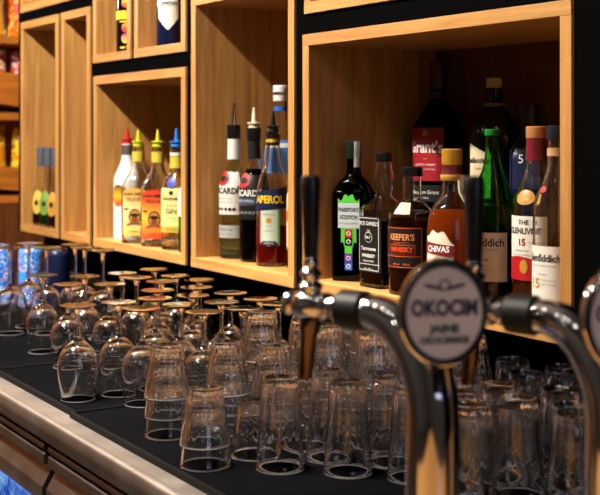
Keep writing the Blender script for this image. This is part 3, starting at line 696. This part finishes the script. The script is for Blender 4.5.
x, y = -2.211, 1.278
b = Bottle('rum_bottle', 'dark rum bottle with cream pouring spout and black label, beside the clear rum', x, y, ZF, camrz(x, y)-40, BAC, glass('smoky_clear_glass', (240, 238, 240), 0, 1.45))
b.fill(.200, liquid('black_rum', (40, 14, 8), .45, (22, 8, 6)))
b.ring(.222, .264, BLACKL, 'neck_label'); b.cap(.262, .290, .0152, BLACKP)
b.spout(pbsdf('cream_plastic', (226, 214, 188), .4), None, .032)
b.label(.092, .188, .080, BLACKL, [('BACARDÍ', .0185, .148, WHITEI, 0, .0006, .88), ('CARTA NEGRA', .0055, .131, GREYI), ('SUPERIOR BLACK RUM', .0042, .123, GREYI), ('●●◆◆●●', .009, .106, GREYI)])
b.label(.125, .138, .0802, pbsdf('dim_blue_band', (70, 84, 120), .4), [('CARTA NEGRA', .0065, .1315, WHITEI)], off=.0011, name='band')
e = b.disc(.176, .0165, .0165, REDI, x=-.006); b.disc(.176, .012, .0065, INK, x=-.006, off=.0016, parent=e)

x, y = -2.121, 1.272
b = Bottle('aperitif_bottle', 'orange-red aperitif bottle with black spout and blue label, right of the dark rum', x, y, ZF, camrz(x, y)-14,
    [(0, .032, 2), (.004, .0358, 2), (.115, .0352, 2), (.16, .034, 2), (.19, .027, 2), (.212, .0185, 2), (.235, .0148, 2), (.268, .0135, 2), (.274, .0150, 2), (.280, .0150, 2)], CLEARG)
b.fill(.082, liquid('red_orange_aperitif', (226, 60, 28), .5, (150, 30, 18)))
b.ring(.252, .276, BLACKL, 'tape'); b.text('APEROL', .008, .262, YELLOWI, off=.0016, bold=.0003)
b.spout(BLACKP, None, .030)
b.label(.118, .160, .086, NAVYL, [('APEROL', .0215, .139, YELLOWI, 0, .0009, .82)], off=.0011, name='name_band', top=lambda u, a, c: (a-.006*u*0+.004*u, c+.006*u))
b.label(.042, .120, .046, pbsdf('pale_green_label', (196, 214, 196), .45), [('APERITIVO', .0058, .108, GREYI), ('1919', .0058, .084, GREYI), ('BARBIERI', .0045, .074, GREYI)], top=lambda u, a, c: (a+.010*abs(u), c))
b.label(.044, .120, .004, REDI, c=-.021, off=.0010, name='stripe'); b.label(.044, .120, .004, GREENI, c=.021, off=.0010, name='stripe'); b.disc(.096, .006, .006, GOLDI)
b.label(.044, .053, .030, NAVYL, [('APEROL', .006, .0485, WHITEI)], off=.0012, name='foot_band')

x, y = -2.240, 1.363
b = Bottle('vodka_bottle', 'tall clear bottle with white screw cap and blue label behind the rum bottles', x, y, ZF, camrz(x, y)-10, cyl(.0365, .370, .0150, .095, shoulder=.04), CLEARG)
b.cap(.350, .385, .0165, pbsdf('white_cap', (226, 226, 228), .35), ribs=28)
b.label(.328, .338, .10, BLUEI, name='neck_label'); b.label(.19, .262, .090, pbsdf('sky_blue_label', (70, 130, 200), .4), ())
b.label(.246, .256, .092, PAPER, off=.0011, name='band')
x, y = -2.022, 1.288
b = Bottle('liqueur_bottle', 'green bottle peeking out behind the right edge of the rum shelf', x, y, ZF, camrz(x, y)-25, cyl(.036, .25, .0140, .07), DKGREEN)
b.cap(.235, .258, .016, BLACKP); b.label(.040, .165, .070, pbsdf('mint_frame_label', (40, 110, 60), .45), c=-.006)
b.label(.046, .158, .060, CREAM, (), c=-.006, off=.0010, name='inner_label'); b.label(.100, .120, .060, ORANGEI, c=-.006, off=.0013, name='band')

# --- tequila and gin shelf
SPR = pbsdf('red_spout_plastic', (206, 30, 34), .35); SPY = pbsdf('lime_spout_plastic', (206, 206, 30), .35); SPB = pbsdf('blue_spout_plastic', (30, 120, 210), .35)
x, y = -2.865, 1.268
b = Bottle('liqueur_bottle', 'white opaque liqueur bottle with red spout, leftmost in the tequila shelf', x, y, ZF, camrz(x, y)-40,
    [(0, .033, 2), (.004, .036, 2), (.14, .036, 2), (.165, .033, 2), (.19, .022, 2), (.21, .0155, 2), (.235, .014, 2), (.25, .014, 2)], pbsdf('white_glazed_bottle', (232, 230, 228), .2))
b.ring(.222, .247, pbsdf('brushed_silver', (150, 140, 132), .35, .8)); b.spout(SPR, None, .028, .0135)
b.disc(.115, .022, .028, gradient('palm_sunset', [(0, (226, 60, 30)), (.5, (240, 180, 40)), (1, (40, 30, 30))], .088, .143))
def tequila(x, y, lab, m, rz, sp):
    b = Bottle('tequila_bottle', lab, x, y, ZF, rz, [(0, .036, 3), (.004, .0405, 3), (.125, .041, 3), (.145, .039, 2.6), (.165, .030, 2.2), (.182, .020, 2), (.2, .0150, 2), (.225, .0145, 2), (.245, .0145, 2)], CLEARG, asp=.8, group=None)
    b.ring(.206, .232, pbsdf('yellow_foil', (214, 192, 70), .35)); b.spout(sp, None, .028, .0135)
    b.label(.020, .140, .066, m, [('DON DIEGO', .0105, .124, INK, 0, .0004), ('TEQUILA', .0120, .111, pbsdf('brown_ink', (110, 50, 20), .5), 0, .0003)], top=lambda u, a, c: (a, c-.010*u*u))
    e = b.disc(.068, .0155, .020, pbsdf('brown_portrait_ground', (84, 44, 20), .5)); b.disc(.068, .0125, .016, pbsdf('ochre_medal', (196, 130, 40), .45), parent=e, off=.0016); b.disc(.062, .007, .009, pbsdf('sepia_face', (124, 66, 28), .5), parent=e, off=.0020); b.disc(.072, .011, .004, INK, parent=e, off=.0021)
    b.label(.044, .050, .040, pbsdf('label_scroll', (150, 70, 50), .5), off=.0012, name='scroll', top=lambda u, a, c: (a-.004*u*u+.004, c-.004*u*u+.004)); b.text('ORIGINAL', .006, .030, INK, off=.0012); b.text('▬', .012, .088, INK, x=-.022, off=.0012); b.text('▬', .012, .088, INK, x=.022, off=.0012)
tequila(-2.744, 1.245, 'tequila bottle with a pale gold label and yellow spout', gradient('gold_label', [(0, (230, 190, 90)), (.5, (236, 214, 150)), (1, (222, 160, 50))], .02, .14), camrz(-2.744, 1.245)-14, SPY)
tequila(-2.639, 1.250, 'tequila bottle with an orange-red label and yellow spout', gradient('orange_label', [(0, (226, 60, 30)), (.45, (240, 180, 60)), (.75, (232, 90, 34)), (1, (214, 50, 30))], .02, .14), camrz(-2.639, 1.250)-14, SPY)
x, y = -2.535, 1.250
b = Bottle('gin_bottle', 'clear gin bottle with blue spout and pale yellow label', x, y, ZF, camrz(x, y)-22, cyl(.034, .246, .0140, .06, shoulder=.045, q=3), CLEARG)
b.ring(.195, .222, pbsdf('yellow_foil', (214, 192, 70), .35)); b.spout(SPB, None, .030, .0140); b.ring(.224, .232, PAPER, 'tax_band')
b.disc(.160, .010, .013, pbsdf('royal_blue_seal', (40, 60, 170), .4), off=.002)
b.label(.042, .148, .062, pbsdf('primrose_label', (234, 222, 140), .45), [("SEAGRAM'S", .0095, .122, INK, 0, .0002, .9), ('GIN', .016, .092, INK, 0, .0002), ('EXTRA DRY', .0045, .076, GREYI), ('LONDON', .006, .106, GREYI)])
b.disc(.136, .005, .005, INK); b.label(.042, .056, .063, pbsdf('mustard_band', (200, 170, 60), .45), [('70 cl  38%', .005, .049, INK)], off=.0011, name='band')
x, y = -2.450, 1.250
b = Bottle('liqueur_bottle', 'green bottle half hidden behind the right edge of the tequila shelf', x, y, ZF, camrz(x, y)-30, cyl(.034, .235, .0140, .06, shoulder=.045), GREENG)
b.cap(.222, .243, .0155, PAPER); b.label(.085, .155, .070, PAPER)

# --- upper little shelves and far left shelf
x, y, zu = -2.840, 1.255, .187+TH+.0006
b = Bottle('liqueur_bottle', 'slim black bottle with colourful skull print and yellow band, high up', x, y, zu, camrz(x, y)-8, cyl(.0265, .27, .0125, .07, shoulder=.035), BLACKG)
b.cap(.262, .28, .014, BLACKP)
b.label(.088, .110, .12, YELLOWI, (), name='yellow_band')
SK = gradient('skull_print', [(0, (190, 30, 50)), (.4, (226, 90, 30)), (1, (240, 220, 60))], .118, .142); SK2 = gradient('skull_print_low', [(0, (120, 40, 90)), (.5, (220, 50, 40)), (1, (230, 190, 60))], .052, .078); SK3 = gradient('heart_print', [(0, (240, 190, 60)), (1, (220, 60, 120))], .028, .05)
for zz, m in ((.130, SK), (.065, SK2), (.038, SK3)):
    for c in (-.022, .0, .022)[1:2]: b.disc(zz, .009, .012, m, x=c)
b.label(.012, .0165, .012, YELLOWI, c=-.007, name='print_mark'); b.label(.012, .0165, .012, YELLOWI, c=.008, name='print_mark'); b.label(.08, .084, .03, YELLOWI, name='print_mark')
x, y = -2.595, 1.260
b = Bottle('wine_bottle', 'dark bottle with a white pointed label and handwriting, high up beside the tall shelf', x, y, zu, camrz(x, y)-6, cyl(.0315, .31, .0135, .085), BLUEG)
b.cap(.27, .312, .0150, BLACKP)
b.label(.040, .165, .052, PAPER, [('1890W', .015, .105, INK, 0, .0002, 1.1)], top=lambda u, a, c: (a+.030*abs(u), c))

cols = [pbsdf('lemon_round_label', (206, 176, 76), .45), pbsdf('lime_round_label', (112, 152, 62), .45), pbsdf('amber_round_label', (196, 146, 54), .45)]
for k, (x, y) in enumerate(((-3.436, 1.238), (-3.372, 1.238), (-3.308, 1.238))):
    b = Bottle('liqueur_bottle', ['slim clear bottle with a yellow round label in the far left shelf', 'slim clear bottle with a green round label in the far left shelf', 'slim clear bottle with an amber round label in the far left shelf'][k], x, y, ZF, camrz(x, y)-34,
        [(0, .021, 2), (.004, .0262, 2), (.07, .0265, 2), (.10, .021, 2), (.125, .0150, 2), (.15, .0145, 2), (.18, .0130, 2), (.21, .0125, 2), (.225, .0125, 2)], CLEARG, group='round-labelled bottles in the far left shelf')
    b.fill(.06, liquid('far_shelf_liqueur', ((30, 90, 30) if k == 1 else (60, 36, 14)), .6) if k != 1 else liquid('far_green_liqueur', (30, 90, 30), .6))
    b.cap(.178, .236, .0142, pbsdf('silver_foil', (140, 150, 170), .3, .7))
    e = b.disc(.070, .021, .036, cols[k]); b.disc(.068, .006, .008, INK, parent=e, off=.0016)

# ------------------------------------------------------------------ cans behind the wine glasses
def can(x, y, m, lab):
    t = thing('drink_can', lab, 'can', (x, y, ZG), 0, 'tall drink cans on the counter')
    MB().lathe([(.0005, .002), (.024, .0), (.026, .002), (.0325, .012), (.033, .016), (.033, .150), (.032, .155), (.0275, .163), (.0005, .163)], 32, close=False).build('can_body', m, t, True, R(40))
    MB().lathe([(.0005, .1615), (.0245, .1615), (.0252, .166), (.0275, .1665), (.0278, .1635)], 32, close=False).build('lid', CHROME, t, True, R(40))
C1 = blotch('blue_party_can', [(12, 40, 150), (20, 80, 190), (150, 190, 220), (16, 60, 170), (40, 140, 220), (190, 90, 110), (200, 214, 228), (14, 50, 160)], 34)
C2 = pbsdf('deep_blue_can', (6, 16, 48), .3)
can(-3.256, 1.06, C1, 'blue and white printed tall can cut by the left picture edge'); can(-3.14, 1.10, C1, 'blue and white printed tall can with pink dots between wine glass stems'); can(-3.04, 1.14, C2, 'plain deep blue tall can behind the wine glass stems')

# ------------------------------------------------------------------ snack rack on the end wall
RW = oak('orange_rack_wood', 1, (206, 122, 40), (150, 80, 22), 10)
t = thing('snack_rack', 'orange-brown wooden snack rack at the far left edge', 'rack', (-4.60, .9, -.75))
MB().box((0, 0, 0), (.02, .90, 1.9)).build('back_panel', RW, t)
for z in (0.0, .489, .80, 1.085): MB().box((.02, 0.02, z), (.34, .88, z+.028)).build('shelf_board', RW, t, bevel=.002)
for yy in (0, .88): MB().box((.0, yy, 0), (.34, yy+.02, 1.9)).build('side_panel', RW, t)
MB().box((.318, .022, .03), (.336, .878, .487)).build('cupboard_door', oak('brown_cupboard', 2, (120, 66, 24), (74, 38, 12), 8), t)
def tray(y0, y1, z, h, tilt, lab):
    t = thing('display_tray', lab, 'tray', (-4.42, (y0+y1)/2, z), 0, 'wooden trays of snacks'); W = (y1-y0)/2
    M = Matrix.Rotation(tilt, 4, 'X')
    MB().box((-.13, -W, 0), (.13, W, .008), M).build('tray_base', RW, t); MB().box((.122, -W, .008), (.13, W, h), M).build('front_board', RW, t)
    MB().box((-.13, -W, .008), (-.122, W, h*1.2), M).build('back_board', RW, t)
    for s in (-1, 1): MB().box((-.122, s*W-(.008 if s > 0 else 0), .008), (.122, s*W+(.008 if s < 0 else 0), h), M).build('tray_side', RW, t)
tray(1.28, 1.60, -.212, .085, R(-6), 'lower wooden tray holding yellow snack bags')
tray(1.28, 1.60, .104, .12, R(-8), 'upper wooden tray holding red and white snack bags')
def bag(y, x, z, wd, h, m, rz, tilt, lab):
    n, k = 9, 11; v = []; f = []
    for side in (1, -1):
        for j in range(k):
            for i in range(n):
                u, q = i/(n-1)*2-1, j/(k-1)*2-1
                d = .028*side*max(0, (1-u**4))**.6*max(0, (1-q**4))**.7 + .002*math.sin(9*u+5*q)*(1-u*u)
                v.append((d, u*wd/2*(1-.05*(1-q*q)), (q+1)*h/2))
    for s in range(2):
        for j in range(k-1):
            for i in range(n-1):
                a = s*n*k+j*n+i; f.append((a, a+1, a+n+1, a+n))
    o = MB().add(v, f).build('snack_bag', m, None, True, R(60)); o.location = (x, y, z); o.rotation_euler = (tilt, 0, rz)
    tag(o, lab, 'snack bag', 'snack bags in the rack')
YB = blotch('yellow_foil_bag', [(240, 180, 30), (236, 150, 20), (250, 214, 60), (190, 90, 20), (244, 170, 30)], 14, .3)
RB = blotch('red_white_bag', [(236, 190, 150), (214, 40, 34), (240, 220, 210), (236, 150, 40), (230, 90, 40)], 16, .3)
BB = blotch('blue_bag', [(20, 100, 200), (24, 90, 190), (240, 180, 40), (20, 110, 215), (230, 236, 242)], 7, .3)
OB = blotch('orange_bag', [(226, 110, 30), (240, 150, 40), (200, 60, 30), (246, 190, 60), (214, 140, 30)], 18, .3)
bag(1.385, -4.40, .376, .12, .26, BB, 0, .06, 'bright blue snack bag at the top left corner'); bag(1.512, -4.41, .372, .115, .24, OB, -.1, -.04, 'orange snack bag right of the blue one at the top')
bag(1.400, -4.40, .128, .105, .195, RB, .05, .05, 'red and white snack bag in the upper tray'); bag(1.512, -4.40, .114, .105, .20, blotch('pink_bag', [(240, 200, 190), (226, 120, 60), (214, 50, 60), (240, 230, 226), (240, 170, 60)], 20, .3), -.1, -.03, 'pinkish snack bag beside the red and white one')
bag(1.398, -4.40, -.182, .105, .215, YB, .1, .05, 'yellow snack bag in the lower tray, left one'); bag(1.510, -4.39, -.19, .105, .21, YB, -.1, -.04, 'yellow snack bag in the lower tray, right one')

# ------------------------------------------------------------------ beer taps
FW = Vector((-.8455, .534, 0)); RT = Vector((.534, .8455, 0)); UP = Vector((0, 0, 1))
BR = pbsdf('badge_face', (228, 222, 230), .35); BK = pbsdf('badge_black', (16, 16, 18), .18); BI = pbsdf('badge_navy_ink', (30, 28, 60), .4); BG = pbsdf('badge_green_ink', (40, 84, 70), .4)
def tap(x, y, which, lab):
    t = thing('beer_tap', lab, 'beer tap', (x, y, ZC), 0, 'chrome beer taps')
    e = (-RT*.80 + FW*.60).normalized()                               # spout direction
    P = lambda s, z: e*s + UP*(z-ZC)
    # tower pipe rising from the bar and bending over towards the faucet
    pts = [(0.0, ZC+.012, .0255), (0, -.40, .0250), (0, -.30, .0243), (0.0, -.245, .0238), (.006, -.215, .0232), (.020, -.190, .0215), (.038, -.174, .0190), (.056, -.167, .0165), (.074, -.1655, .0150)]
    sp = smooth_path(pts, 6)
    MB().tube([P(s, z) for s, z, r in sp], [r for *_, r in sp], 32).build('tower_pipe', CHROME, t, True)
    MB().lathe([(.0005, .0005), (.046, .0005), (.046, .006), (.040, .010), (.029, .013), (.0005, .013)], 36, close=False).build('base_flange', CHROME, t, True, R(40))
    MB().tube([P(.070, -.1658), P(.073, -.1658), P(.098, -.1655), P(.101, -.1655)], [.0160, .0188, .0180, .0155], 24).build('black_nut', pbsdf('black_rubber_nut', (12, 12, 13), .5, spec=.3), t, True)
    # faucet body: a run of turned chrome sections
    seg = [(.101, .0105), (.104, .0125), (.107, .0125), (.109, .010), (.113, .0098), (.115, .0130), (.119, .0136), (.122, .0108), (.126, .0125), (.134, .0150), (.143, .0150), (.150, .0125), (.154, .0100), (.157, .0122), (.161, .0122), (.164, .0080), (.168, .0050)]
    fb = MB().tube([P(s, -.1655) for s, r in seg], [r for s, r in seg], 28).build('faucet_body', CHROME, t, True, R(30))
    # collar and neck under the handle
    base = P(.1355, 0); bx, by = base.x, base.y
    prof = [(.0005, .0120), (.0100, .0120), (.0120, .018), (.0105, .021), (.0078, .023), (.0092, .027), (.0110, .030), (.0092, .0335), (.0066, .036), (.0080, .040), (.0074, .043), (.0062, .0455), (.0005, .0455)]
    MB().lathe([(r, z-.1655-ZC) for r, z in prof], 24, M=Matrix.Translation((bx, by, 0)), close=False).build('handle_collar', CHROME, t, True, R(30))
    hp = [(.0005, .0455), (.0068, .0455), (.0074, .050), (.0082, .074), (.0092, .098), (.0099, .113), (.0096, .121), (.0080, .1250), (.0005, .126)]
    h = MB().lathe([(r, z-.1655-ZC) for r, z in hp], 24, M=Matrix.Translation((bx, by, 0)), close=False).build('handle', BLACKP, t, True, R(30)); h['label'] = 'black tap handle'
    # spout
    a = P(.1355, -.178); sdir = (-RT*.10 + UP*-1).normalized()
    MB().tube([a, a+sdir*.012, a+sdir*.016, a+sdir*.050, a+sdir*.058], [.0105, .0100, .0082, .0072, .0068], 20).build('spout', pbsdf('smoky_chrome', (120, 98, 86), .14, 1), t, True)
    # oval badge facing the guests
    nrm = (-FW*math.cos(R(9)) + RT*math.sin(R(9))).normalized(); tx = UP.cross(nrm).normalized()
    c = Vector((0, 0, -.1545-ZC)) + nrm*.042 - RT*.0015 + (RT*-.003 if which else Vector())
    def oval(prof, name, m, parent, smooth=True):                    # prof of (scale, depth)
        v = []; f = []; n = 48
        for k, d in prof:
            for i in range(n):
                q = 2*PI*i/n; v.append(tuple(c + tx*(.0385*k*math.cos(q)) + UP*(.0455*k*math.sin(q)) + nrm*d))
        for j in range(len(prof)-1):
            for i in range(n): f.append((j*n+i, j*n+(i+1) % n, (j+1)*n+(i+1) % n, (j+1)*n+i))
        return MB().add(v, f).build(name, m, parent, smooth, R(30))
    bd = oval([(.01, -.012), (.9, -.012), (1, -.008), (1, .001), (.97, .005), (.9, .005), (.87, .002)], 'badge', BK, t)
    oval([(1.0, -.0085), (1.035, -.007), (1.04, -.004), (1.035, -.001), (1.0, .0005)], 'badge_rim', CHROME, bd)
    face = oval([(.88, .0015), (.87, .0022), (.01, .0022)], 'badge_face', BR, bd)
    def btext(sx_, size, dz, m, bold=0, sxx=1):
        tv, tf = text2d(sx_, size, bold, sxx); link('lettering', [tuple(c + tx*p[0] + UP*(dz+p[1]) + nrm*.003) for p in tv], tf, m, bd)
    btext('OKOCIM', .0185, .004, BI, .0008, .80); btext('JASNE', .0095, -.0135, BG, .0005); btext('OKOCIMSKIE', .0078, -.0235, BG, .0004, .95)
    # crest: two leaf sprays round a ring
    v = []; f = []
    for s in (-1, 1):
        for k in range(4):
            n0 = len(v); ox, oz = s*(.004+.0038*k), .0215+.0008*k
            for i in range(8):
                q = 2*PI*i/8; v.append(tuple(c + tx*(ox+.0028*math.cos(q)) + UP*(oz+.0018*math.sin(q)+.0012*math.cos(q)*s) + nrm*.003))
            f.append(tuple(range(n0, n0+8)))
    n0 = len(v)
    for r in (.0052, .0036):
        for i in range(20):
            q = 2*PI*i/20; v.append(tuple(c + tx*(r*math.cos(q)) + UP*(.0245+r*math.sin(q)) + nrm*.0032))
    f += [(n0+i, n0+(i+1) % 20, n0+20+(i+1) % 20, n0+20+i) for i in range(20)]
    link('crest', v, f, BI, bd)
    MB().tube([c - nrm*.012, Vector((0, 0, -.1545-ZC-.045))+nrm*.012, Vector((0, 0, -.1545-ZC-.075))+nrm*.018], [.009, .008, .007], 14).build('badge_bracket', BK, t, True)
tap(-.824, .661, 0, 'chrome beer tap with black handle and oval badge, centre right of the picture')
tap(-.717, .775, 1, 'chrome beer tap cut off by the right picture edge')
